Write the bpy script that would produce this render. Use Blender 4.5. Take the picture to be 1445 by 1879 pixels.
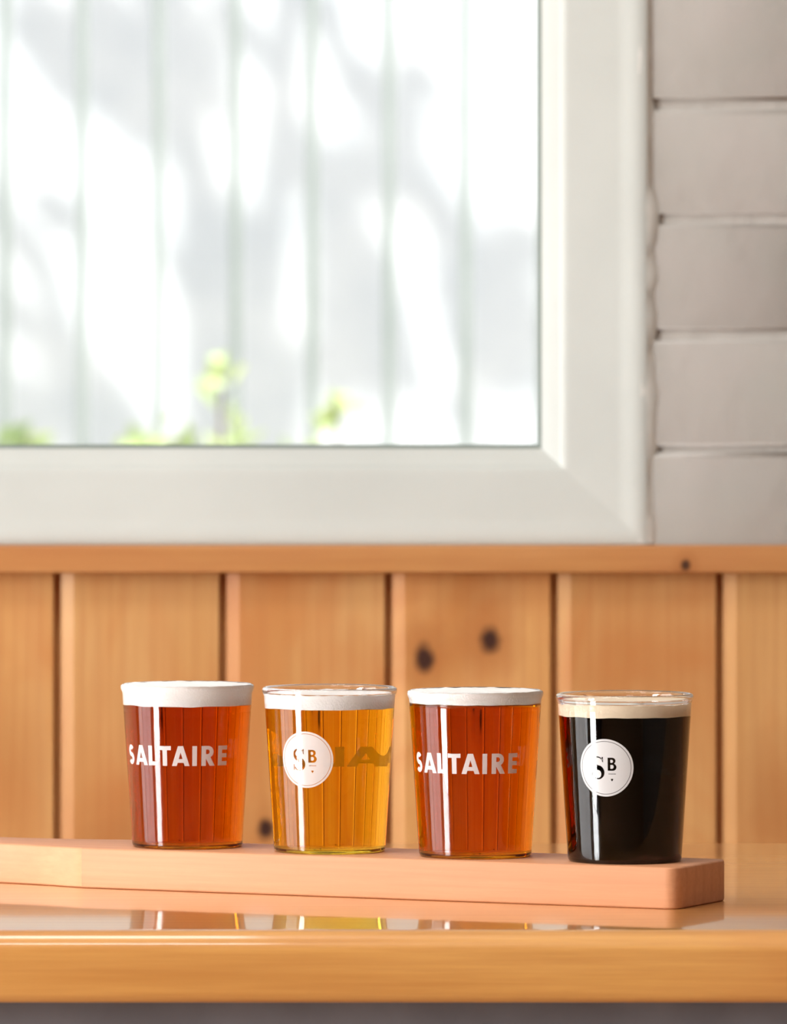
import bpy, bmesh, math, random
from mathutils import Vector, Matrix, noise
from mathutils.geometry import delaunay_2d_cdt

for o in list(bpy.data.objects):
    bpy.data.objects.remove(o)
SC = bpy.context.scene
COL = SC.collection
R = math.radians

# ------------------------------------------------------------------ camera
FPX = 12400.0                      # focal length in pixels of the 1445 x 1879 frame
cam = bpy.data.cameras.new('camera')
cam_o = bpy.data.objects.new('camera', cam)
COL.objects.link(cam_o)
cam_o.location = (0, 0, 1.0289)
cam_o.rotation_euler = (R(90), 0, 0)
cam.sensor_fit = 'VERTICAL'
cam.sensor_height = 36.0
cam.sensor_width = 36.0
cam.lens = FPX / 1879 * 36
cam.shift_y = -(939.5 - 680) / 1879
cam.clip_start = 0.05
cam.dof.use_dof = True
cam.dof.focus_distance = 3.575
cam.dof.aperture_fstop = cam.lens / 15.5
cam.dof.aperture_blades = 0
SC.camera = cam_o

# ------------------------------------------------------------------ world, sun, daylight, exposure
SUN_DIR = Vector((0.42, 0.50, -0.76)).normalized()      # direction the light travels
w = bpy.data.worlds.new('sky')
SC.world = w
w.use_nodes = True
nt = w.node_tree
nt.nodes.clear()
sky = nt.nodes.new('ShaderNodeTexSky')
sky.sky_type = 'NISHITA'
sky.sun_disc = False
sky.sun_elevation = math.asin(-SUN_DIR.z)
sky.sun_rotation = math.atan2(-SUN_DIR.x, -SUN_DIR.y)
sky.air_density = 1.0
sky.dust_density = 4.0
hs = nt.nodes.new('ShaderNodeHueSaturation')
hs.inputs['Saturation'].default_value = 0.45
bg = nt.nodes.new('ShaderNodeBackground')
bg.inputs['Strength'].default_value = 0.275
wo = nt.nodes.new('ShaderNodeOutputWorld')
nt.links.new(sky.outputs[0], hs.inputs['Color'])
nt.links.new(hs.outputs[0], bg.inputs['Color'])
nt.links.new(bg.outputs[0], wo.inputs['Surface'])

sun = bpy.data.lights.new('sun', 'SUN')
sun.energy = 7.5
sun.angle = R(0.6)
sun.color = (1.0, 0.96, 0.9)
sun_o = bpy.data.objects.new('sun', sun)
COL.objects.link(sun_o)
sun_o.location = (-6, 2, 9)
sun_o.rotation_euler = SUN_DIR.to_track_quat('-Z', 'Y').to_euler()

WALL_L = -3.20


def window_light(name, y0, y1, z0, z1, radiance, color):
    """daylight entering through an opening of the left-hand wall"""
    l = bpy.data.lights.new(name, 'AREA')
    l.shape = 'RECTANGLE'
    l.size = z1 - z0
    l.size_y = y1 - y0
    l.energy = radiance * math.pi * (z1 - z0) * (y1 - y0)
    l.color = color
    o = bpy.data.objects.new(name, l)
    COL.objects.link(o)
    o.location = (WALL_L - 0.19, (y0 + y1) / 2, (z0 + z1) / 2)
    o.rotation_euler = (0, R(-90), 0)
    return o


WIN_A = (1.05, 2.02, 0.03, 2.20)
WIN_B = (2.35, 4.10, 0.03, 2.20)
window_light('daylight', *WIN_A, 34.0, (0.97, 0.99, 1.0))
window_light('daylight', *WIN_B, 5.5, (1.0, 0.98, 0.97))

FILL_RADIANCE = 9.0                          # radiance of the added fill panels under the ceiling
SC.view_settings.view_transform = 'Standard'
SC.view_settings.look = 'None'
SC.view_settings.exposure = 0.0
SC.view_settings.gamma = 1.0
SC.view_settings.use_curve_mapping = False
cy = SC.cycles
cy.use_denoising = True
cy.max_bounces = 14
cy.transmission_bounces = 12
cy.glossy_bounces = 8
cy.diffuse_bounces = 5
cy.transparent_max_bounces = 16
cy.blur_glossy = 0.3
cy.sample_clamp_indirect = 40.0

# ------------------------------------------------------------------ helpers


def srgb(r, g, b):
    f = lambda c: (c / 255 / 12.92) if c / 255 <= 0.04045 else ((c / 255 + 0.055) / 1.055) ** 2.4
    return (f(r), f(g), f(b), 1.0)


def link(o, parent=None):
    COL.objects.link(o)
    if parent is not None:
        o.parent = parent
    return o


def obj(name, data, mats=None, parent=None, loc=None, rotz=0.0):
    if isinstance(data, bmesh.types.BMesh):
        me = bpy.data.meshes.new(name)
        data.to_mesh(me)
        data.free()
        data = me
    o = bpy.data.objects.new(name, data)
    if mats is not None:
        for m in (mats if isinstance(mats, (list, tuple)) else [mats]):
            if len(o.data.materials) < (len(mats) if isinstance(mats, (list, tuple)) else 1):
                o.data.materials.append(m)
    link(o, parent)
    if loc is not None:
        o.location = loc
    o.rotation_euler = (0, 0, rotz)
    return o


def tag(o, label=None, cat=None, group=None, kind=None):
    if label: o['label'] = label
    if cat: o['category'] = cat
    if group: o['group'] = group
    if kind: o['kind'] = kind
    return o


def empty(name, loc=(0, 0, 0), rotz=0.0):
    o = bpy.data.objects.new(name, None)
    COL.objects.link(o)
    o.location = loc
    o.rotation_euler = (0, 0, rotz)
    o.empty_display_size = 0.05
    return o


def smooth(o, angle=None):
    me = o.data
    for p in me.polygons:
        p.use_smooth = True
    if angle is not None:
        me.set_sharp_from_angle(angle=R(angle))
    return o


def add_box(bm, x0, x1, y0, y1, z0, z1):
    vs = [bm.verts.new(p) for p in ((x0, y0, z0), (x1, y0, z0), (x1, y1, z0), (x0, y1, z0),
                                    (x0, y0, z1), (x1, y0, z1), (x1, y1, z1), (x0, y1, z1))]
    fs = []
    for f in ((0, 3, 2, 1), (4, 5, 6, 7), (0, 1, 5, 4), (1, 2, 6, 5), (2, 3, 7, 6), (3, 0, 4, 7)):
        fs.append(bm.faces.new([vs[i] for i in f]))
    return vs, fs


def box_mesh(name, x0, x1, y0, y1, z0, z1, bevel=0.0, seg=2):
    bm = bmesh.new()
    add_box(bm, x0, x1, y0, y1, z0, z1)
    if bevel > 0:
        bmesh.ops.bevel(bm, geom=bm.edges[:], offset=bevel, segments=seg, profile=0.5, affect='EDGES')
    me = bpy.data.meshes.new(name)
    bm.to_mesh(me)
    bm.free()
    return me


def lathe_bm(profile, n=96, close_axis=True):
    """profile: list of (r, z); r == 0 points become poles. Normals point outward for a profile that goes up on the outside."""
    bm = bmesh.new()
    rings = []
    for r, z in profile:
        if r < 1e-7:
            rings.append([bm.verts.new((0, 0, z))])
        else:
            rings.append([bm.verts.new((r * math.cos(2 * math.pi * i / n), r * math.sin(2 * math.pi * i / n), z)) for i in range(n)])
    for a, b in zip(rings, rings[1:]):
        for i in range(n):
            j = (i + 1) % n
            if len(a) == 1 and len(b) == 1:
                continue
            if len(a) == 1:
                bm.faces.new((a[0], b[j], b[i]))
            elif len(b) == 1:
                bm.faces.new((a[i], a[j], b[0]))
            else:
                bm.faces.new((a[i], a[j], b[j], b[i]))
    return bm


def tube(bm, pts, rad, n=6):
    rings = []
    for k, p in enumerate(pts):
        p = Vector(p)
        d = (Vector(pts[min(k + 1, len(pts) - 1)]) - Vector(pts[max(k - 1, 0)])).normalized()
        u = d.orthogonal().normalized()
        v = d.cross(u)
        r = rad[k] if isinstance(rad, (list, tuple)) else rad
        rings.append([bm.verts.new(p + (u * math.cos(2 * math.pi * i / n) + v * math.sin(2 * math.pi * i / n)) * r) for i in range(n)])
    for a, b in zip(rings, rings[1:]):
        for i in range(n):
            bm.faces.new((a[i], a[(i + 1) % n], b[(i + 1) % n], b[i]))
    bm.faces.new(rings[0][::-1])
    bm.faces.new(rings[-1])


# ------------------------------------------------------------------ materials


def new_mat(name):
    m = bpy.data.materials.new(name)
    m.use_nodes = True
    n = m.node_tree
    n.nodes.clear()
    out = n.nodes.new('ShaderNodeOutputMaterial')
    return m, n, out


def N(n, kind, **kw):
    x = n.nodes.new(kind)
    for k, v in kw.items():
        setattr(x, k, v)
    return x


def mixc(n, fac, a, b, mode='MIX'):
    x = n.nodes.new('ShaderNodeMix')
    x.data_type = 'RGBA'
    x.blend_type = mode
    for sock, val in ((x.inputs[0], fac), (x.inputs[6], a), (x.inputs[7], b)):
        if hasattr(val, 'links') or hasattr(val, 'is_linked'):
            n.links.new(val, sock)
        else:
            sock.default_value = val
    return x.outputs[2]


def ramp(n, fac, stops):
    r = n.nodes.new('ShaderNodeValToRGB')
    els = r.color_ramp.elements
    while len(els) < len(stops):
        els.new(0.5)
    for e, (p, c) in zip(els, stops):
        e.position = p
        e.color = c if len(c) == 4 else (*c, 1)
    n.links.new(fac, r.inputs[0])
    return r.outputs[0]


def math_n(n, op, a, b=None, clamp=False):
    x = n.nodes.new('ShaderNodeMath')
    x.operation = op
    x.use_clamp = clamp
    for i, v in enumerate((a, b)):
        if v is None: continue
        if hasattr(v, 'is_linked'):
            n.links.new(v, x.inputs[i])
        else:
            x.inputs[i].default_value = v
    return x.outputs[0]


def wood(name, light, mid, dark, axis='X', rough=0.35, coat=0.0, fine=1.0, knots=(), knot_col=(0.07, 0.03, 0.018, 1), vary=0.12, streak=0.5, bump=0.02, blotch=0.5, blotch_col=None, spec=0.5, coat_rough=0.06):
    m, n, out = new_mat(name)
    tc = N(n, 'ShaderNodeTexCoord')
    oi = N(n, 'ShaderNodeObjectInfo')
    off = N(n, 'ShaderNodeVectorMath', operation='SCALE')
    comb = N(n, 'ShaderNodeCombineXYZ')
    for i in range(3):
        n.links.new(oi.outputs['Random'], comb.inputs[i])
    n.links.new(comb.outputs[0], off.inputs[0])
    off.inputs['Scale'].default_value = 17.0
    add = N(n, 'ShaderNodeVectorMath', operation='ADD')
    n.links.new(tc.outputs['Object'], add.inputs[0])
    n.links.new(off.outputs[0], add.inputs[1])

    def mapped(along, across):
        mp = N(n, 'ShaderNodeMapping')
        s = [across] * 3
        s['XYZ'.index(axis)] = along
        mp.inputs['Scale'].default_value = s
        n.links.new(add.outputs[0], mp.inputs[0])
        return mp.outputs[0]

    def noi(vec, scale, detail=4, rough_=0.55, dist=0.0):
        x = N(n, 'ShaderNodeTexNoise')
        x.inputs['Scale'].default_value = scale
        x.inputs['Detail'].default_value = detail
        x.inputs['Roughness'].default_value = rough_
        x.inputs['Distortion'].default_value = dist
        n.links.new(vec, x.inputs['Vector'])
        return x.outputs[0]

    broad = noi(mapped(2.2, 16.0), 1.0, 3, 0.5, 0.6)
    finen = noi(mapped(9.0 * fine, 240.0 * fine), 1.0, 4, 0.6)
    rings = N(n, 'ShaderNodeTexWave', wave_type='BANDS', bands_direction={'X': 'Y', 'Y': 'X', 'Z': 'X'}[axis])
    rings.inputs['Scale'].default_value = 1.0
    rings.inputs['Distortion'].default_value = 9.0
    rings.inputs['Detail'].default_value = 2.0
    rings.inputs['Detail Scale'].default_value = 0.8
    n.links.new(mapped(1.6, 26.0), rings.inputs['Vector'])
    base = ramp(n, broad, [(0.28, mid), (0.52, light), (0.75, mid)])
    g = ramp(n, finen, [(0.35, (0, 0, 0)), (0.7, (1, 1, 1))])
    base = mixc(n, math_n(n, 'MULTIPLY', g, streak * 0.45), base, dark)
    base = mixc(n, math_n(n, 'MULTIPLY', math_n(n, 'POWER', rings.outputs['Fac'], 3.0), streak * 0.35), base, dark)
    if blotch_col is not None:
        bl = noi(mapped(5.0, 9.0), 1.0, 3, 0.55, 1.0)
        bf = ramp(n, bl, [(0.45, (0, 0, 0)), (0.68, (1, 1, 1))])
        base = mixc(n, math_n(n, 'MULTIPLY', bf, blotch), base, blotch_col)
    if knots:
        geo = N(n, 'ShaderNodeNewGeometry')
        nz = N(n, 'ShaderNodeTexNoise')
        nz.inputs['Scale'].default_value = 60.0
        n.links.new(geo.outputs['Position'], nz.inputs['Vector'])
        for (kx, ky, kz, rx, rz, halo, *flat) in sorted(knots, key=lambda k: -len(k)):
            sub = N(n, 'ShaderNodeVectorMath', operation='SUBTRACT')
            n.links.new(geo.outputs['Position'], sub.inputs[0])
            sub.inputs[1].default_value = (kx, ky, kz)
            mul = N(n, 'ShaderNodeVectorMath', operation='MULTIPLY')
            n.links.new(sub.outputs[0], mul.inputs[0])
            mul.inputs[1].default_value = (1 / rx, 0.0, 1 / rz)
            ln = N(n, 'ShaderNodeVectorMath', operation='LENGTH')
            n.links.new(mul.outputs[0], ln.inputs[0])
            d = math_n(n, 'ADD', ln.outputs['Value'], math_n(n, 'MULTIPLY', math_n(n, 'SUBTRACT', nz.outputs[0], 0.5), 0.9))
            hal = ramp(n, math_n(n, 'MULTIPLY', d, 0.25), [(0.15, (1, 1, 1)), (0.85, (0, 0, 0))])
            base = mixc(n, math_n(n, 'MULTIPLY', hal, halo), base, dark)
            if flat: continue                        # a reddish smear without a dark heart
            core = ramp(n, math_n(n, 'MULTIPLY', d, 0.5), [(0.25, (1, 1, 1)), (0.62, (0, 0, 0))])
            base = mixc(n, core, base, knot_col)
    v = N(n, 'ShaderNodeHueSaturation')
    n.links.new(base, v.inputs['Color'])
    mr = N(n, 'ShaderNodeMapRange')
    mr.inputs['To Min'].default_value = 1 - vary
    mr.inputs['To Max'].default_value = 1 + vary
    n.links.new(oi.outputs['Random'], mr.inputs['Value'])
    n.links.new(mr.outputs[0], v.inputs['Value'])
    p = N(n, 'ShaderNodeBsdfPrincipled')
    n.links.new(v.outputs[0], p.inputs['Base Color'])
    p.inputs['Roughness'].default_value = rough
    p.inputs['Coat Weight'].default_value = coat
    p.inputs['Coat Roughness'].default_value = coat_rough
    p.inputs['Specular IOR Level'].default_value = spec
    bp = N(n, 'ShaderNodeBump')
    bp.inputs['Strength'].default_value = bump
    bp.inputs['Distance'].default_value = 0.002
    n.links.new(finen, bp.inputs['Height'])
    n.links.new(bp.outputs[0], p.inputs['Normal'])
    n.links.new(p.outputs[0], out.inputs[0])
    return m


def paint(name, col, col2=None, rough=0.5, scale=30.0, bump=0.15, bscale=120.0, dist=0.001, spec=0.4):
    m, n, out = new_mat(name)
    tc = N(n, 'ShaderNodeTexCoord')
    geo = N(n, 'ShaderNodeNewGeometry')
    nz = N(n, 'ShaderNodeTexNoise')
    nz.inputs['Scale'].default_value = scale
    nz.inputs['Detail'].default_value = 4
    n.links.new(geo.outputs['Position'], nz.inputs['Vector'])
    c = mixc(n, ramp(n, nz.outputs[0], [(0.35, (0, 0, 0)), (0.65, (1, 1, 1))]), col, col2 or col)
    p = N(n, 'ShaderNodeBsdfPrincipled')
    n.links.new(c, p.inputs['Base Color'])
    p.inputs['Roughness'].default_value = rough
    p.inputs['Specular IOR Level'].default_value = spec
    nb = N(n, 'ShaderNodeTexNoise')
    nb.inputs['Scale'].default_value = bscale
    nb.inputs['Detail'].default_value = 5
    n.links.new(geo.outputs['Position'], nb.inputs['Vector'])
    bp = N(n, 'ShaderNodeBump')
    bp.inputs['Strength'].default_value = bump
    bp.inputs['Distance'].default_value = dist
    n.links.new(nb.outputs[0], bp.inputs['Height'])
    n.links.new(bp.outputs[0], p.inputs['Normal'])
    n.links.new(p.outputs[0], out.inputs[0])
    return m


def glass_mat(name, ior, color=(1, 1, 1, 1)):
    m, n, out = new_mat(name)
    g = N(n, 'ShaderNodeBsdfGlass')
    g.inputs['IOR'].default_value = ior
    g.inputs['Roughness'].default_value = 0.0
    g.inputs['Color'].default_value = color
    n.links.new(g.outputs[0], out.inputs[0])
    return m


def beer_mat(name, sigma):
    """interface from glass into beer (relative index below 1) filled with absorbing liquid; sigma = absorption per metre"""
    m, n, out = new_mat(name)
    g = N(n, 'ShaderNodeBsdfGlass')
    g.inputs['IOR'].default_value = 1.345 / 1.5
    g.inputs['Roughness'].default_value = 0.0
    n.links.new(g.outputs[0], out.inputs[0])
    v = N(n, 'ShaderNodeVolumeAbsorption')
    d = max(sigma) * 1.02
    v.inputs['Density'].default_value = d
    v.inputs['Color'].default_value = tuple(1 - s / d for s in sigma) + (1,)
    n.links.new(v.outputs[0], out.inputs['Volume'])
    return m


def foam_mat(name, col, col2):
    m, n, out = new_mat(name)
    tc = N(n, 'ShaderNodeTexCoord')
    nz = N(n, 'ShaderNodeTexNoise')
    nz.inputs['Scale'].default_value = 260.0
    nz.inputs['Detail'].default_value = 5
    n.links.new(tc.outputs['Object'], nz.inputs['Vector'])
    vo = N(n, 'ShaderNodeTexVoronoi')
    vo.inputs['Scale'].default_value = 900.0
    n.links.new(tc.outputs['Object'], vo.inputs['Vector'])
    c = mixc(n, nz.outputs[0], col, col2)
    p = N(n, 'ShaderNodeBsdfPrincipled')
    n.links.new(c, p.inputs['Base Color'])
    p.inputs['Roughness'].default_value = 0.6
    p.inputs['Subsurface Weight'].default_value = 0.0
    p.inputs['Subsurface Radius'].default_value = (1, 0.9, 0.8)
    p.inputs['Subsurface Scale'].default_value = 0.003
    bp = N(n, 'ShaderNodeBump')
    bp.inputs['Strength'].default_value = 0.3
    bp.inputs['Distance'].default_value = 0.0006
    n.links.new(vo.outputs['Distance'], bp.inputs['Height'])
    n.links.new(bp.outputs[0], p.inputs['Normal'])
    n.links.new(p.outputs[0], out.inputs[0])
    return m


def pane_mat():
    m, n, out = new_mat('window_glass')
    t = N(n, 'ShaderNodeBsdfTransparent')
    t.inputs[0].default_value = (0.97, 0.985, 0.98, 1)
    g = N(n, 'ShaderNodeBsdfGlossy')
    g.inputs['Roughness'].default_value = 0.02
    fr = N(n, 'ShaderNodeFresnel')
    fr.inputs[0].default_value = 1.45
    mx = N(n, 'ShaderNodeMixShader')
    n.links.new(fr.outputs[0], mx.inputs[0])
    n.links.new(t.outputs[0], mx.inputs[1])
    n.links.new(g.outputs[0], mx.inputs[2])
    n.links.new(mx.outputs[0], out.inputs[0])
    return m


def print_mat():
    """white screen print on glass: mostly opaque, a little light comes through"""
    m, n, out = new_mat('white_print')
    d = N(n, 'ShaderNodeBsdfPrincipled')
    d.inputs['Base Color'].default_value = (0.95, 0.95, 0.96, 1)
    d.inputs['Roughness'].default_value = 0.25
    tl = N(n, 'ShaderNodeBsdfTranslucent')
    tl.inputs[0].default_value = (0.95, 0.95, 0.95, 1)
    tr = N(n, 'ShaderNodeBsdfTransparent')
    a = N(n, 'ShaderNodeMixShader')
    a.inputs[0].default_value = 0.34
    b = N(n, 'ShaderNodeMixShader')
    b.inputs[0].default_value = 0.14
    n.links.new(d.outputs[0], a.inputs[1])
    n.links.new(tl.outputs[0], a.inputs[2])
    n.links.new(a.outputs[0], b.inputs[1])
    n.links.new(tr.outputs[0], b.inputs[2])
    n.links.new(b.outputs[0], out.inputs[0])
    return m


def leaf_mat(name, c1, c2):
    m, n, out = new_mat(name)
    geo = N(n, 'ShaderNodeNewGeometry')
    c = mixc(n, geo.outputs['Random Per Island'], c1, c2)
    p = N(n, 'ShaderNodeBsdfPrincipled')
    n.links.new(c, p.inputs['Base Color'])
    p.inputs['Roughness'].default_value = 0.55
    tl = N(n, 'ShaderNodeBsdfTranslucent')
    n.links.new(c, tl.inputs[0])
    mx = N(n, 'ShaderNodeMixShader')
    mx.inputs[0].default_value = 0.35
    n.links.new(p.outputs[0], mx.inputs[1])
    n.links.new(tl.outputs[0], mx.inputs[2])
    n.links.new(mx.outputs[0], out.inputs[0])
    return m


KN = lambda px, py, Y, rx, rz, h: ((px - 722.5) * Y / FPX, Y, 1.0289 - (py - 680) * Y / FPX, rx, rz, h)
M = {}
M['pine'] = wood('varnished_pine', (0.70, 0.385, 0.150, 1), (0.64, 0.32, 0.105, 1), (0.42, 0.15, 0.04, 1), axis='Z', rough=0.38,
                 vary=0.07, streak=0.4, blotch=0.75, blotch_col=(0.56, 0.20, 0.055, 1), knot_col=(0.05, 0.018, 0.012, 1),
                 knots=[KN(900, 1172, 4.45, .0075, .0092, .6), KN(778, 1207, 4.45, .0066, .0105, .6), KN(487, 1522, 4.45, .0060, .0080, .45),
                        KN(220, 1580, 4.45, .012, .010, .5), KN(880, 1095, 4.45, .011, .012, .55) + (1,), KN(830, 1190, 4.45, .016, .010, .5) + (1,), KN(1415, 1480, 4.45, .010, .018, .5) + (1,), KN(300, 1500, 4.45, .02, .01, .35) + (1,), KN(20, 1390, 4.45, .012, .02, .35) + (1,)])
M['pine_rail'] = wood('varnished_pine_rail', (0.60, 0.29, 0.105, 1), (0.53, 0.23, 0.07, 1), (0.36, 0.12, 0.03, 1), axis='X', rough=0.36,
                      vary=0.0, streak=0.5, blotch=0.3, blotch_col=(0.45, 0.15, 0.06, 1), knots=[KN(1259, 1037, 4.43, .0032, .0036, .5)])
M['table'] = wood('varnished_table_wood', (0.69, 0.35, 0.10, 1), (0.62, 0.295, 0.075, 1), (0.44, 0.165, 0.036, 1), axis='X', rough=0.3,
                  coat=1.0, vary=0.0, streak=1.0, blotch=0.4, blotch_col=(0.52, 0.19, 0.05, 1), bump=0.01)
M['beech'] = wood('pale_beech', (0.70, 0.330, 0.170, 1), (0.665, 0.305, 0.150, 1), (0.48, 0.20, 0.09, 1), axis='X', rough=0.55, spec=0.3, coat=0.12, coat_rough=0.40,
                  vary=0.0, streak=0.6, fine=1.6, bump=0.05)
M['frame'] = paint('white_gloss_paint', srgb(205, 210, 206), srgb(199, 204, 200), rough=0.6, spec=0.25, scale=9, bump=0.05, bscale=60)
M['seal'] = paint('white_filler', srgb(224, 225, 220), srgb(216, 217, 212), rough=0.5, scale=40, bump=0.3, bscale=90)
M['brick'] = paint('painted_brick', srgb(178, 173, 168), srgb(172, 170, 164), rough=0.55, scale=14, bump=0.35, bscale=38, dist=0.003)
M['mortar'] = paint('painted_mortar', srgb(182, 177, 171), srgb(177, 173, 167), rough=0.6, scale=14, bump=0.5, bscale=60, dist=0.003)
M['plaster'] = paint('plaster', srgb(228, 222, 212), rough=0.7)
M['ceiling'] = paint('ceiling_paint', srgb(214, 210, 204), rough=0.8)
M['darkwall'] = paint('dark_room_wall', srgb(150, 137, 124), srgb(140, 128, 116), rough=0.7)
M['leftwall'] = paint('dark_left_wall', srgb(96, 84, 74), srgb(88, 77, 68), rough=0.7)
M['floor'] = wood('floor_wood', (0.36, 0.2, 0.1, 1), (0.3, 0.16, 0.08, 1), (0.18, 0.09, 0.04, 1), axis='Y', rough=0.4)
M['grey'] = paint('grey_metal_paint', srgb(112, 110, 114), srgb(102, 100, 104), rough=0.45, scale=25, bump=0.1)
M['fence'] = paint('pale_fence_paint', srgb(222, 224, 228), srgb(208, 212, 218), rough=0.7, scale=6, bump=0.3, bscale=30)
M['ground'] = paint('pale_gravel', srgb(186, 182, 172), srgb(160, 158, 148), rough=0.9, scale=25, bump=0.6, bscale=80, dist=0.01)
M['glass'] = glass_mat('clear_glass', 1.5)
M['pane'] = pane_mat()
M['print'] = print_mat()
M['amber'] = beer_mat('amber_beer', (10.0, 42.0, 160.0))
M['copper'] = beer_mat('copper_beer', (8.0, 36.0, 150.0))
M['gold'] = beer_mat('golden_beer', (0.6, 10.5, 72.0))
M['stout'] = beer_mat('stout', (120.0, 330.0, 480.0))
M['foam'] = foam_mat('white_foam', (0.98, 0.98, 0.97, 1), (0.96, 0.955, 0.94, 1))
M['foam_tan'] = foam_mat('cream_foam', (0.92, 0.80, 0.62, 1), (0.85, 0.71, 0.52, 1))
M['leaf'] = leaf_mat('tree_leaf', (0.06, 0.14, 0.03, 1), (0.11, 0.2, 0.04, 1))
M['shrub'] = leaf_mat('shrub_leaf', (0.66, 0.74, 0.34, 1), (0.52, 0.64, 0.34, 1))
M['bark'] = paint('bark', srgb(110, 96, 80), srgb(80, 70, 58), rough=0.9, scale=20)

# ------------------------------------------------------------------ the room
WY = 4.45                                          # front face of the panelling
CEIL = 2.62
st = lambda o: tag(o, kind='structure')
RX0, RX1, RY0 = WALL_L, 2.5, -3.2
st(obj('floor', box_mesh('floor', RX0 - .2, RX1 + .2, RY0 - .2, 4.72, -0.1, 0), M['floor']))
st(obj('ceiling', box_mesh('ceiling', RX0 - .2, RX1 + .2, RY0 - .2, 4.72, CEIL, CEIL + .15), M['ceiling']))
st(obj('wall_right', box_mesh('wall_right', RX1, RX1 + .2, RY0, 4.72, 0, CEIL), M['leftwall']))
st(obj('wall_front', box_mesh('wall_front', RX0 - .2, RX1 + .2, RY0 - .2, RY0, 0, CEIL), M['darkwall']))
bm = bmesh.new()
ya, yb, za, zb = WIN_A
yc, yd, _, _ = WIN_B
for b in ((RY0, ya, 0, CEIL), (yb, yc, 0, CEIL), (yd, 4.72, 0, CEIL), (ya, yb, 0, za), (ya, yb, zb, CEIL), (yc, yd, 0, za), (yc, yd, zb, CEIL)):
    add_box(bm, RX0 - .2, RX0, *b)
st(obj('wall_left', bm, M['leftwall']))


def side_window(name, y0, y1, z0, z1, bars_y, bars_z):
    root = st(empty(name, (RX0 - .08, (y0 + y1) / 2, z0)))
    cy_, t = (y0 + y1) / 2, 0.05
    for a in ((y0, y0 + t, z0, z1), (y1 - t, y1, z0, z1), (y0 + t, y1 - t, z0, z0 + t), (y0 + t, y1 - t, z1 - t, z1)):
        obj('window_frame', box_mesh('window_frame', -.03, .03, a[0] - cy_, a[1] - cy_, a[2] - z0, a[3] - z0, .004), M['frame'], root)
    for by in bars_y:
        obj('mullion', box_mesh('mullion', -.02, .02, by - .02 - cy_, by + .02 - cy_, t, z1 - z0 - t, .003), M['frame'], root)
    for bz in bars_z:
        obj('transom', box_mesh('transom', -.018, .018, y0 + t - cy_, y1 - t - cy_, bz - .015 - z0, bz + .015 - z0, .003), M['frame'], root)
    return root


side_window('window_2', *WIN_A, [], [])
side_window('window_3', *WIN_B, [2.93, 3.51], [])

# fill light panels added under the ceiling, out of view, to brighten the room
for i, (x, y) in enumerate(((-1.6, 1.3), (-.4, 1.3), (-1.6, 3.1), (-.4, 3.1))):
    root = tag(empty('added_fill_panel', (x, y, CEIL)), 'added square white fill light panel under the ceiling ' + ('by the window wall' if y > 2 else 'in the middle of the room') + (' beside the glazed doors' if x < -1 else ' above the table'), 'added fill light', 'added fill light panels')
    for a in ((-.31, .31, -.31, -.29), (-.31, .31, .29, .31), (-.31, -.29, -.29, .29), (.29, .31, -.29, .29)):
        obj('fill_panel_frame', box_mesh('fill_panel_frame', *a, -.02, 0, .002), M['frame'], root)
    l = bpy.data.lights.new('fill_lamp', 'AREA')
    l.shape = 'SQUARE'
    l.size = .58
    l.energy = FILL_RADIANCE * math.pi * .58 * .58
    l.color = (1.0, .985, .96)
    lo_ = bpy.data.objects.new('fill_lamp', l)
    link(lo_, root)
    lo_.location = (0, 0, -.012)

# back wall: opening for the window
GX0, GX1, GZ0, GZ1 = -1.02, 0.0971, 0.978, 1.92       # visible glass
bm = bmesh.new()
BY = 4.458
for b in ((RX0, GX0 - .03, 0, CEIL), (GX1 + .03, RX1, 0, CEIL), (GX0 - .03, GX1 + .03, 0, GZ0 - .03), (GX0 - .03, GX1 + .03, GZ1 + .03, CEIL)):
    add_box(bm, b[0], b[1], BY, 4.70, b[2], b[3])
wall_back = st(obj('wall_back', bm, M['mortar']))

# painted bricks
rng = random.Random(5)
BL, BH, PX, PZ = 0.2170, 0.0697, 0.2250, 0.0757


def brick_mesh(length, seed, h=BH):
    r = random.Random(seed)
    bm = bmesh.new()
    add_box(bm, 0, length, -0.0042, 0.03, 0, h)
    front = [e for e in bm.edges if all(v.co.y < 0 for v in e.verts)]
    bmesh.ops.bevel(bm, geom=front, offset=0.0030, segments=2, profile=0.5, affect='EDGES')
    for v in bm.verts:
        if v.co.y < 0.01:
            v.co += Vector((r.uniform(-.0008, .0008), r.uniform(-.0003, .0003), r.uniform(-.0008, .0008)))
    me = bpy.data.meshes.new('brick')
    bm.to_mesh(me)
    bm.free()
    me.materials.append(M['brick'])
    for p in me.polygons:
        p.use_smooth = True
    return me


variants = [brick_mesh(BL, s) for s in range(6)]
cut_cache = {}
JZ = 0.9768                                          # a bed joint
OX0, OX1, OZ1 = GX0 - .066, GX1 + .066, GZ1 + .066     # behind the casing
for k in range(-1, 18):
    z = JZ + k * PZ + (PZ - BH) / 2
    if z + BH > CEIL: break
    x0 = 0.160 - 20 * PX + (PX / 2 if k % 2 else 0)
    for i in range(60):
        a = x0 + i * PX + .004
        b = a + BL
        spans = [(max(a, RX0), min(b, 1.35))]
        if z < OZ1:
            s2 = []
            for (p, q) in spans:
                if q <= OX0 or p >= OX1: s2.append((p, q))
                else:
                    if p < OX0: s2.append((p, OX0))
                    if q > OX1: s2.append((OX1, q))
            spans = s2
        for p, q in spans:
            if q - p < 0.02 or p >= 1.35: continue
            if abs(q - p - BL) < 1e-4:
                me = rng.choice(variants)
            else:
                me = brick_mesh(q - p, int((q - p) * 1e5) + k)
            o = bpy.data.objects.new('brick', me)
            link(o, wall_back)
            o.location = (p, BY + rng.uniform(-.0008, .0008), z + rng.uniform(-.0008, .0008))

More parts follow.
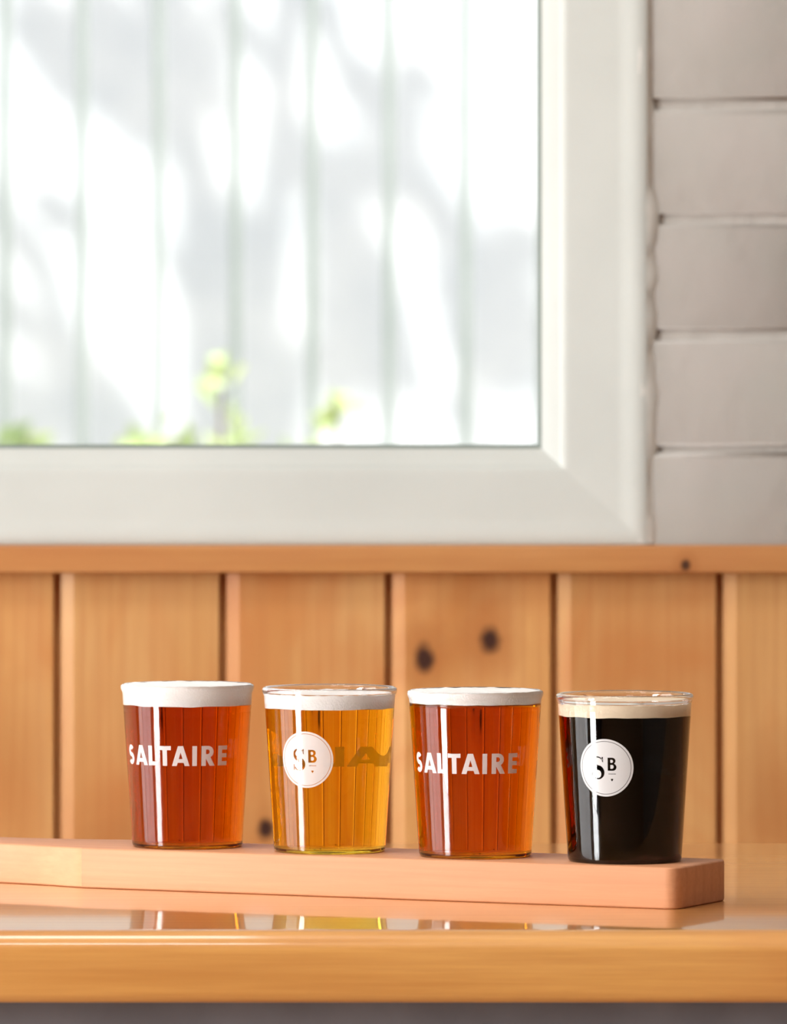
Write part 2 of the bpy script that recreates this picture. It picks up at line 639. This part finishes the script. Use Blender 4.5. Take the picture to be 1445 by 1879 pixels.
# window frame: a glazing bevel and a mitred casing on each side, pane, filler bead
win = st(empty('window_1', ((GX0 + GX1) / 2, 4.45, GZ0)))
WO = Vector(win.location)
KB = 0.0635 / 0.070


def frame_side(name, prof, side, mat):
    """prof: (outward offset, y) points swept along one side with mitred ends"""
    bm = bmesh.new()
    rows = []
    for (o, y) in prof:
        l, r, b, t = GX0 - o, GX1 + o, GZ0 - o * KB, GZ1 + o
        e = {'right': ((r, b), (r, t)), 'left': ((l, t), (l, b)), 'bottom': ((l, b), (r, b)), 'top': ((r, t), (l, t))}[side]
        rows.append([bm.verts.new(Vector((p[0], y, p[1])) - WO) for p in e])
    m = len(rows)
    for i in range(m):
        a, b = rows[i], rows[(i + 1) % m]
        bm.faces.new((a[0], a[1], b[1], b[0]))
    bm.faces.new([r[0] for r in rows])
    bm.faces.new([r[1] for r in rows][::-1])
    bmesh.ops.recalc_face_normals(bm, faces=bm.faces[:])
    return smooth(obj(name, bm, mat, win), 25)


bead = [(0, 4.478), (0, 4.4620), (.0012, 4.4608), (.0125, 4.4560), (.0125, 4.478)]
cas = [(.0125, 4.4577), (.0125, 4.4560), (.0135, 4.4545), (.0155, 4.4532), (.0185, 4.4525), (.050, 4.4520), (.054, 4.4516), (.058, 4.4508), (.062, 4.4500), (.0655, 4.4498), (.0685, 4.4501), (.070, 4.4506), (.070, 4.4577)]
for s in ('right', 'bottom', 'left', 'top'):
    frame_side('glazing_bead', bead, s, M['frame'])
    frame_side('casing', cas, s, M['frame'])
obj('pane', box_mesh('pane', GX0 - .008 - WO.x, GX1 + .008 - WO.x, 4.4640 - WO.y, 4.4680 - WO.y, -.008, GZ1 - GZ0 + .008), M['pane'], win)
# dark gasket line round the glass
M['gasket'] = paint('grey_gasket', srgb(128, 140, 134), rough=0.6)
gk = [(-.0024, 4.4638), (-.0024, 4.4622), (.0005, 4.4610), (.0005, 4.4638)]
for s in ('right', 'bottom', 'left', 'top'):
    frame_side('gasket', gk, s, M['gasket'])


def seal_bead(x, z0, z1, sgn):
    bm = bmesh.new()
    n, rows = 150, []
    for i in range(n + 1):
        z = z0 + (z1 - z0) * i / n
        wv = .0118 + .0050 * noise.noise((z * 22, 3.1 * sgn, .3)) + .0030 * noise.noise((z * 70, 8.0, .7))
        h = .0007 * noise.noise((z * 40, 1.0, 5.3))
        row = []
        for j in range(8):
            t = j / 7
            row.append(bm.verts.new((sgn * (-.005 + wv * t), 4.4499 - WO.y + (h if 0 < j < 7 else 0) + .0050 * t ** 2.2, z - WO.z)))
        rows.append(row)
    for a, b in zip(rows, rows[1:]):
        for j in range(7):
            bm.faces.new((a[j], a[j + 1], b[j + 1], b[j]))
    bmesh.ops.recalc_face_normals(bm, faces=bm.faces[:])
    o = smooth(obj('filler_bead', bm, M['seal'], win))
    o.location.x = x - WO.x


seal_bead(GX1 + .0690, .915, GZ1 + .07, 1)
seal_bead(GX0 - .0690, .915, GZ1 + .07, -1)

# panelling: tongue and groove planks with a V joint, and a cap rail
bm = bmesh.new()
add_box(bm, RX0, RX1, 4.4565, BY, 0.0, .9125)
wains = st(obj('wall_panelling', bm, M['pine']))
PP = 0.1091


def plank_mesh(wd):
    prof = [(0, .0085), (0, .0026), (.0004, .0022), (.0086, 0.0), (wd - .0012, 0), (wd - .0002, .0006), (wd - .0002, .0085)]
    bm = bmesh.new()
    lo = [bm.verts.new((x, y, 0.0)) for x, y in prof]
    hi = [bm.verts.new((x, y, .8975)) for x, y in prof]
    for i in range(len(prof) - 1):
        bm.faces.new((lo[i], lo[i + 1], hi[i + 1], hi[i]))
    bm.faces.new(hi)
    bm.faces.new(lo[::-1])
    me = bpy.data.meshes.new('plank')
    bm.to_mesh(me)
    bm.free()
    me.materials.append(M['pine'])
    return me


pm = plank_mesh(PP - .0042)
for i in range(-29, 23):
    x = -.0031 + i * PP + .0021
    if x < RX0 or x + PP > RX1: continue
    o = bpy.data.objects.new('plank', pm)
    link(o, wains)
    o.location = (x, WY - .0020, 0)
bm = bmesh.new()
add_box(bm, RX0, RX1, 4.4300, 4.4575, .8960, .9142)
fe = [e for e in bm.edges if all(v.co.y < 4.44 for v in e.verts)]
bmesh.ops.bevel(bm, geom=fe, offset=.0022, segments=3, profile=.5, affect='EDGES')
st(smooth(obj('trim_1', bm, M['pine_rail']), 40))

# ------------------------------------------------------------------ outside
FY = 10.0
st(obj('ground', box_mesh('ground', -7, 7, 4.72, 16, -.25, -.12), M['ground']))
fence = tag(empty('picket_fence', (0, FY, -.12)), 'pale painted fence of upright boards seen blurred through the window', 'fence')
FP = .1137
fb = [box_mesh('fence_board', 0, FP - .0155, 0, .02, 0, h, .003) for h in (2.12, 2.11, 2.13)]
for me in fb: me.materials.append(M['fence'])
for i in range(-14, 16):
    o = bpy.data.objects.new('fence_board', fb[i % 3])
    link(o, fence)
    o.location = (-.5746 + .0078 + (i) * FP, rng.uniform(-.002, .002), 0)
for z in (.35, 1.85):
    obj('fence_rail', box_mesh('fence_rail', -2.2, 1.35, .024, .065, z, z + .09, .004), M['fence'], fence)
st(obj('wall_garden', box_mesh('wall_garden', -5, 5, 12.4, 12.6, -.12, 2.4), paint('garden_wall', srgb(152, 159, 156), srgb(138, 146, 142), rough=.9, scale=4)))


def leaf_blob(bm, c, rad, count, size, r, flat=1.0):
    for _ in range(count):
        while True:
            p = Vector((r.uniform(-1, 1), r.uniform(-1, 1), r.uniform(-1, 1)))
            if p.length < 1: break
        p = Vector(c) + Vector((p.x * rad, p.y * rad, p.z * rad * flat))
        d = Vector((r.gauss(0, 1), r.gauss(0, 1), r.gauss(0, 1))).normalized()
        u = d.orthogonal().normalized()
        q = d.cross(u)
        s = size * r.uniform(.7, 1.3)
        pts = [p - d * s * .5, p - d * s * .1 + u * s * .27 + q * s * .05, p + d * s * .5, p - d * s * .1 - u * s * .27 + q * s * .05]
        bm.faces.new([bm.verts.new(x) for x in pts])


# the tree whose crown dapples the fence with shade
TC = Vector((-.2, FY, 1.25)) - SUN_DIR * 4.6
tree = tag(empty('garden_tree', (TC.x - .7, TC.y - .5, -.12)), 'leafy garden tree whose crown shades the pale fence', 'tree')
TO = Vector(tree.location)
bm = bmesh.new()
tube(bm, [(0, 0, 0), (.05, .02, 1.4), (.25, .15, 2.8), (TC.x - TO.x, TC.y - TO.y, TC.z - TO.z)], [.13, .11, .08, .03], 10)
smooth(obj('trunk', bm, M['bark'], tree))
r = random.Random(11)
bm = bmesh.new()
for i in range(15):
    a = Vector((r.uniform(-1, 1), r.uniform(-1, 1), r.uniform(-.7, .7)))
    p = Vector((TC.x - TO.x, TC.y - TO.y, TC.z - TO.z))
    tube(bm, [p * .8, p + a * .5 - Vector((0, 0, .15)), p + a * 1.05], [.03, .02, .006], 6)
smooth(obj('branches', bm, M['bark'], tree))
# leaf clusters of the crown: (x, z, radius) of the patch of the fence that each one shades
SHADE = [(70, 40, 60), (110, 110, 50), (200, 60, 70), (220, 150, 60), (270, 210, 50), (350, 70, 60), (365, 170, 50), (430, 40, 40), (290, 20, 40),
         (600, 330, 50), (640, 400, 60), (650, 500, 70), (640, 600, 60), (690, 330, 40), (700, 560, 50), (620, 690, 40), 
         (670, 170, 35), (720, 200, 45), (770, 150, 30), (740, 280, 45), (600, 30, 30),
         (860, 470, 50), (920, 520, 60), (950, 640, 60), (880, 640, 50), (820, 400, 40), (960, 450, 40), (830, 560, 35),
         (20, 420, 40), (30, 580, 40), (110, 390, 30), (140, 680, 60), (160, 750, 60), (70, 770, 40), (220, 770, 50),
         (360, 520, 40), (390, 570, 40), (720, 690, 50), (850, 760, 30)]
SHADE = [((a - 722.5) * FY / FPX, 1.0289 - (b - 680) * FY / FPX, c * FY / FPX) for a, b, c in SHADE]
for i in range(46):
    x, z = r.uniform(-1.7, 1.1), r.uniform(.3, 2.4)
    if -.66 < x < .30 and .85 < z < 1.70: continue
    SHADE.append((x, z, r.uniform(.05, .11)))
bm = bmesh.new()
for x, z, q in SHADE:
    c = Vector((x, FY, z)) - SUN_DIR * r.uniform(3.9, 5.0) - TO
    leaf_blob(bm, c, q * .92, int(16 + 9000 * q * q), .055, r, 1.0)
tag(obj('foliage', bm, M['leaf'], tree), kind='stuff')


def shrub(x, y, h, rad, seed, label):
    r = random.Random(seed)
    root = tag(empty('shrub', (x, y, -.12)), label, 'shrub', 'shrubs along the garden fence')
    bm = bmesh.new()
    tips = []
    for i in range(7):
        a, q = r.uniform(0, 2 * math.pi), r.uniform(.2, 1) * rad
        t = Vector((q * math.cos(a), q * math.sin(a) * .6, h * r.uniform(.72, 1.0)))
        tips.append(t)
        tube(bm, [(0, 0, 0), (t.x * .4, t.y * .4, t.z * .55), t], [.008, .006, .003], 5)
    smooth(obj('stems', bm, M['bark'], root))
    bm = bmesh.new()
    for t in tips:
        for k in range(6):
            leaf_blob(bm, t * (1 - k * .09), .035, 6, .05, r, 1.0)
    tag(obj('foliage', bm, M['shrub'], root), kind='stuff')


shrub(-.232, 9.20, 1.16, .035, 1, 'tallest green shrub outside, above the roundel-printed pale beer')
shrub(-.345, 9.5, 1.14, .05, 2, 'low yellow-green shrub outside the window, above the first amber beer')
shrub(-.095, 9.6, 1.13, .04, 3, 'short pale green shrub outside, below the middle fence boards')
shrub(-.565, 9.7, 1.11, .05, 4, 'small green shrub at the left edge of the window view')

# ------------------------------------------------------------------ table
TZ = 0.75
TBL = tag(empty('bar_table', (0, 3.68, 0)), 'varnished orange wooden table with rounded front edge and grey frame', 'table')
TF, TB, TX = 3.3645, 3.990, .95
prof = [(TB, TZ - .0365)]
rb, rt = .006, .011
for i in range(7):
    a = R(-90 - 90 * i / 6)
    prof.append((TF + rb + rb * math.cos(a), TZ - .0365 + rb + rb * math.sin(a)))
for i in range(9):
    a = R(180 - 90 * i / 8)
    prof.append((TF + rt + rt * math.cos(a), TZ - rt + rt * math.sin(a)))
prof += [(TB - .004, TZ), (TB, TZ - .004)]
bm = bmesh.new()
A = [bm.verts.new((-TX, y - 3.68, z)) for y, z in prof]
B = [bm.verts.new((TX, y - 3.68, z)) for y, z in prof]
for i in range(len(prof)):
    j = (i + 1) % len(prof)
    bm.faces.new((A[i], A[j], B[j], B[i]))
bm.faces.new(A[::-1])
bm.faces.new(B)
bmesh.ops.recalc_face_normals(bm, faces=bm.faces[:])
smooth(obj('table_top', bm, M['table'], TBL), 30)
for (y0, y1) in ((3.392, 3.417), (3.93, 3.955)):
    obj('apron', box_mesh('apron', -.88, .88, y0 - 3.68, y1 - 3.68, TZ - .0365 - .06, TZ - .0365, .002), M['grey'], TBL)
for x in (-.86, .86):
    for y in (3.44, 3.90):
        obj('leg', box_mesh('leg', x - .025, x + .025, y - .025 - 3.68, y + .025 - 3.68, 0, TZ - .0365, .003), M['grey'], TBL)

# ------------------------------------------------------------------ serving board
BT, TH = R(-25.0), .0217
BOARD = (0.0051, 3.600, TZ)
half = .035
outline = []


def arc(cx, cy_, r_, a0, a1, n):
    return [(cx + r_ * math.cos(R(a0 + (a1 - a0) * i / n)), cy_ + r_ * math.sin(R(a0 + (a1 - a0) * i / n))) for i in range(n + 1)]


ur, rc = .1727, .007
lowc = [(-.1749, -half), (-.1764, -.0337), (-.1850, -.0318), (-.1950, -.0289), (-.2050, -.0265), (-.2160, -.0244), (-.2280, -.0229), (-.2420, -.0219), (-.2700, -.0214)]
outline += lowc[::-1]
outline += arc(ur - rc, -half + rc, rc, -90, 0, 6)
outline += arc(ur - rc, half - rc, rc, 0, 90, 6)
outline += [(x, -y) for x, y in lowc]
outline += arc(-.283, 0, .0214, 90, 270, 14)[0:]
bm = bmesh.new()
lo = [bm.verts.new((x, y, 0)) for x, y in outline]
hi = [bm.verts.new((x, y, TH)) for x, y in outline]
n_ = len(outline)
bm.faces.new(lo[::-1])
top = bm.faces.new(hi)
for i in range(n_):
    j = (i + 1) % n_
    bm.faces.new((lo[i], lo[j], hi[j], hi[i]))
bmesh.ops.recalc_face_normals(bm, faces=bm.faces[:])
rim_e = [e for e in bm.edges if abs(e.verts[0].co.z - e.verts[1].co.z) < 1e-6]
bmesh.ops.bevel(bm, geom=rim_e, offset=.0014, segments=3, profile=.5, affect='EDGES')
board = obj('serving_board', bm, M['beech'], None, BOARD, BT)
smooth(board, 28)
tag(board, 'long pale beech tasting paddle with narrowed handle carrying four beers', 'serving board')

# ------------------------------------------------------------------ glasses
H, R0, R1 = .0878, .0299, .0352
GLN = 128


def r_out(z):
    return R0 + (R1 - R0) * (z - .0015) / (.0835 - .0015)


def r_in(z):
    return r_out(z) - .0019 - .0004 * max(0, 1 - z / .05)


BASE = .0017


def glass_profile(level):
    p = [(0, .0003), (.020, .0003), (.0270, .0002), (.0278, .0001), (.0286, 0.0), (.0291, .0003), (.0297, .0009), (r_out(.0020), .0020)]
    for i in range(1, 21):
        z = .0020 + (.0830 - .0020) * i / 20
        p.append((r_out(z), z))
    p += [(.03560, .0840), (.03605, .0850), (.03620, .0861), (.03605, .0870), (.0355, .0875), (.0350, .0878), (.0345, .0877), (.0341, .0873), (.0338, .0866), (.03355, .0855), (r_in(.0840), .0840)]
    z = .0840
    k = 6
    for i in range(1, k + 1):
        zz = .0840 + (level - .0840) * i / k
        p.append((r_in(zz), zz))
    return p


def beer_profile(level):
    p = [(0, BASE), (.022, BASE), (.0266, BASE + .0002), (.0274, BASE + .0008), (r_in(BASE + .0020), BASE + .0020)]
    for i in range(1, 21):
        z = BASE + .0020 + (level - BASE - .0020) * i / 20
        p.append((r_in(z), z))
    p.append((0, level))
    return p


def foam_bm(level, top, seed, dome, n=96):
    """froth from just under the beer's surface up to `top`, wetting the glass wall"""
    prof = [(0, level - .0006), (r_in(level) * .6, level - .0006), (r_in(level) + .0004, level - .0004)]
    m = 6
    for i in range(1, m + 1):
        z = level + (top - level) * i / m
        rr = r_in(z) + .0004 if z < .0845 else .0340 + (z - .0845) * .25
        prof.append((rr, z))
    for f in (.97, .9, .8, .65, .5, .35, .2, .08):
        rr = prof[m + 2][0] * f
        prof.append((rr, top + dome * (1 - f * f) + .0002))
    prof.append((0, top + dome))
    bm = lathe_bm(prof, n)
    for v in bm.verts:
        c = v.co
        if c.z > top - .0005:
            c.z += .00055 * noise.noise((c.x * 160 + seed, c.y * 160, 0)) + .0003 * noise.noise((c.x * 420, c.y * 420 + seed, 1))
        elif c.z < level + .001 and math.hypot(c.x, c.y) > .02:
            a = math.atan2(c.y, c.x)
            c.z += .0006 * noise.noise((math.cos(a) * 3 + seed, math.sin(a) * 3, 2)) - .0001
    return bm


# --- flat artwork for the prints, bent on to the cone ---


def stroke(path, width):
    """outline of a stroke along path; width is a number or a list"""
    n = len(path)
    L, Rr = [], []
    for i, (x, y) in enumerate(path):
        x0, y0 = path[max(i - 1, 0)]
        x1, y1 = path[min(i + 1, n - 1)]
        d = math.hypot(x1 - x0, y1 - y0)
        nx, ny = -(y1 - y0) / d, (x1 - x0) / d
        h = (width[i] if isinstance(width, list) else width) / 2
        L.append((x + nx * h, y + ny * h))
        Rr.append((x - nx * h, y - ny * h))
    return L + Rr[::-1]


def ell(cx, cy_, rx, ry, a0, a1, n):
    return [(cx + rx * math.cos(R(a0 + (a1 - a0) * i / n)), cy_ + ry * math.sin(R(a0 + (a1 - a0) * i / n))) for i in range(n + 1)]


def letter(ch):
    """bold geometric capitals, cap height 1; returns (loops, width)"""
    s = .235
    if ch == 'S':
        path = ell(.30, .695, .165, .19, 28, 270, 16)[:-1] + ell(.30, .31, .185, .195, 90, -152, 18)
        return [stroke(path, .225)], .6
    if ch == 'A':
        return [[(0, 0), (.32, 1.0), (.58, 1.0), (.90, 0), (.65, 0), (.605, .16), (.295, .16), (.25, 0)],
                [(.355, .35), (.545, .35), (.45, .68)]], .90
    if ch == 'L':
        return [[(0, 0), (0, 1), (s, 1), (s, .21), (.52, .21), (.52, 0)]], .52
    if ch == 'T':
        return [[(.21, 0), (.21, .79), (0, .79), (0, 1), (.66, 1), (.66, .79), (.45, .79), (.45, 0)]], .66
    if ch == 'I':
        return [[(0, 0), (0, 1), (s, 1), (s, 0)]], s
    if ch == 'R':
        bowl = ell(.34, .70, .30, .30, 90, -62, 12)
        inner = ell(.32, .705, .105, .115, -90, 90, 8)
        return [[(0, 0), (0, 1)] + bowl + [(.72, 0), (.44, 0), (.235, .36), (.235, 0)],
                [(.235, .59)] + inner + [(.235, .82)]], .72
    if ch == 'E':
        return [[(0, 0), (0, 1), (.54, 1), (.54, .79), (s, .79), (s, .61), (.52, .61), (.52, .405), (s, .405), (s, .21), (.54, .21), (.54, 0)]], .54


def inside(loops, x, y):
    c = False
    for lp in loops:
        j = len(lp) - 1
        for i in range(len(lp)):
            xi, yi = lp[i]
            xj, yj = lp[j]
            if (yi > y) != (yj > y) and x < (xj - xi) * (y - yi) / (yj - yi) + xi:
                c = not c
            j = i
    return c


def art_tris(loops, step):
    vs, es = [], []
    for lp in loops:
        b = len(vs)
        for i, p in enumerate(lp):
            vs.append(Vector(p))
            es.append((b + i, b + (i + 1) % len(lp)))
    xs, ys = [v.x for v in vs], [v.y for v in vs]
    x = math.floor(min(xs) / step) * step
    while x <= max(xs):
        y = math.floor(min(ys) / step) * step
        while y <= max(ys):
            if inside(loops, x, y):
                vs.append(Vector((x + 1e-7, y)))
            y += step
        x += step
    ov, oe, of, _, _, _ = delaunay_2d_cdt(vs, es, [], 0, 1e-8)
    tris = [f for f in of if inside(loops, sum(ov[i].x for i in f) / 3, sum(ov[i].y for i in f) / 3)]
    return ov, tris


def print_bm(loops, azimuth, z_mid, step=.0012):
    """loops in metres (x to the viewer's right, y up); azimuth = direction the print faces (0 faces -Y)"""
    ov, tris = art_tris(loops, step)
    rm = r_out(z_mid)
    bm = bmesh.new()
    vs = []
    for v in ov:
        z = z_mid + v.y
        a = v.x / rm + azimuth
        rr = r_out(z) + .00006
        vs.append(bm.verts.new((rr * math.sin(a), -rr * math.cos(a), z)))
    for f in tris:
        try: bm.faces.new([vs[i] for i in f])
        except ValueError: pass
    loose = [v for v in bm.verts if not v.link_faces]
    bmesh.ops.delete(bm, geom=loose, context='VERTS')
    bmesh.ops.recalc_face_normals(bm, faces=bm.faces[:])
    return bm


CAPH = .0107
MMDEG = R(1) * .0338
WORD_POS = [('S', -67.5), ('A', -54.0), ('L', -36.5), ('T', -25.3), ('A', -12.6), ('I', 6.2), ('R', 14.6), ('E', 30.8)]


def word_loops():
    out = []
    for ch, deg in WORD_POS:
        loops, wd = letter(ch)
        out.append([[(deg * MMDEG + x * CAPH, (y - .5) * CAPH) for x, y in lp] for lp in loops])
    return out


def roundel_loops():
    mm = .001
    out = [ell(0, 0, 15 * mm, 15 * mm, 0, 360, 72)[:-1], ell(0, 0, 13.9 * mm, 13.9 * mm, 0, 360, 64)[:-1], ell(0, 0, 13.65 * mm, 13.65 * mm, 0, 360, 64)[:-1]]
    # high-contrast serif S
    top = ell(-4.0, 2.95, 2.75, 2.6, 22, 270, 18)[:-1]
    bot = ell(-4.0, -2.85, 2.75, 2.9, 90, -158, 20)
    path = top + bot
    nP = len(path)
    wid = []
    for i in range(nP):
        t = i / (nP - 1)
        wid.append(.55 + 2.0 * math.exp(-((t - .50) / .17) ** 2) + .5 * math.exp(-((t - .22) / .08) ** 2) + .6 * math.exp(-((t - .70) / .1) ** 2))
    out.append([(x * mm, y * mm) for x, y in stroke(path, wid)])
    for sx, lp in ((1, [(-1.75, 5.6), (-1.0, 5.6), (-1.0, 2.7), (-1.65, 3.4)]), (1, [(-6.9, -2.6), (-7.4, -2.6), (-7.4, -5.7), (-6.8, -5.2)])):
        out.append([(x * mm, y * mm) for x, y in lp])
    # bold B with two counters
    B_ = [(1.5, -1.5), (1.5, 5.3), (3.9, 5.3)] + ell(3.9, 3.65, 1.75, 1.65, 90, -55, 8)[1:] + ell(4.15, .4, 2.0, 1.9, 55, -90, 9)
    out.append([(x * mm, y * mm) for x, y in B_])
    out.append([(x * mm, y * mm) for x, y in [(2.9, 2.65)] + ell(3.7, 3.45, .65, .8, -90, 90, 6) + [(2.9, 4.25)]])
    out.append([(x * mm, y * mm) for x, y in [(2.9, -.45)] + ell(3.9, .55, .75, 1.0, -90, 90, 6) + [(2.9, 1.55)]])
    # rule and small mark below
    out.append([(x * mm, y * mm) for x, y in [(1.8, -3.0), (5.8, -3.0), (5.8, -3.3), (1.8, -3.3)]])
    out.append([(x * mm, y * mm) for x, y in [(3.1, -5.7), (4.3, -5.7), (4.3, -6.3), (3.7, -7.0), (3.1, -6.3)]])
    return out


WORDS, ROUND = word_loops(), roundel_loops()
LVL_Z = .0470


def beer_glass(u, spin, front, zw, zr, level, ftop, dome, beer, foam, seed, label):
    c, s = math.cos(BT), math.sin(BT)
    root = empty('beer_glass', (BOARD[0] + u * c, BOARD[1] + u * s, TZ + TH + .0001))
    tag(root, label, 'beer glass', 'tasting glasses of beer on the paddle')
    smooth(obj('glass_body', lathe_bm(glass_profile(level), GLN), M['glass'], root), 50)
    smooth(obj('beer', lathe_bm(beer_profile(level), GLN), beer, root), 40)
    smooth(obj('foam', foam_bm(level, ftop, seed, dome), foam, root), 50)
    # both prints are on every glass, on opposite sides
    az = R(spin)
    wa, ra = (az, az + R(127)) if front == 'word' else (az - R(127), az)
    bm = bmesh.new()
    for loops in WORDS:
        t = print_bm(loops, wa, zw)
        me = bpy.data.meshes.new('tmp')
        t.to_mesh(me)
        t.free()
        bm.from_mesh(me)
        bpy.data.meshes.remove(me)
    o = obj('lettering', bm, M['print'], root)
    o['label'] = 'white capital lettering printed round the glass'
    o = obj('roundel', print_bm(ROUND, ra, zr), M['print'], root)
    o['label'] = 'white round emblem printed on the glass'
    return root


beer_glass(-.1287, 0.0, 'word', .0505, .0500, .0773, .0872, .0010, M['amber'], M['foam'], 1.3, 'amber beer with thick white foam, lettered glass nearest the paddle handle')
beer_glass(-.0434, -22.0, 'roundel', .0505, .0505, .0773, .0846, .0002, M['gold'], M['foam'], 4.7, 'glass of pale golden beer with a white round emblem')
beer_glass(.0422, -.5, 'word', .0505, .0500, .0818, .0872, .0008, M['copper'], M['foam'], 8.1, 'copper beer with thin foam in lettered glass between golden beer and stout')
beer_glass(.1283, -20.0, 'roundel', .0505, .0505, .0768, .0828, .0002, M['stout'], M['foam_tan'], 2.9, 'glass of black stout with cream foam and a white round emblem')
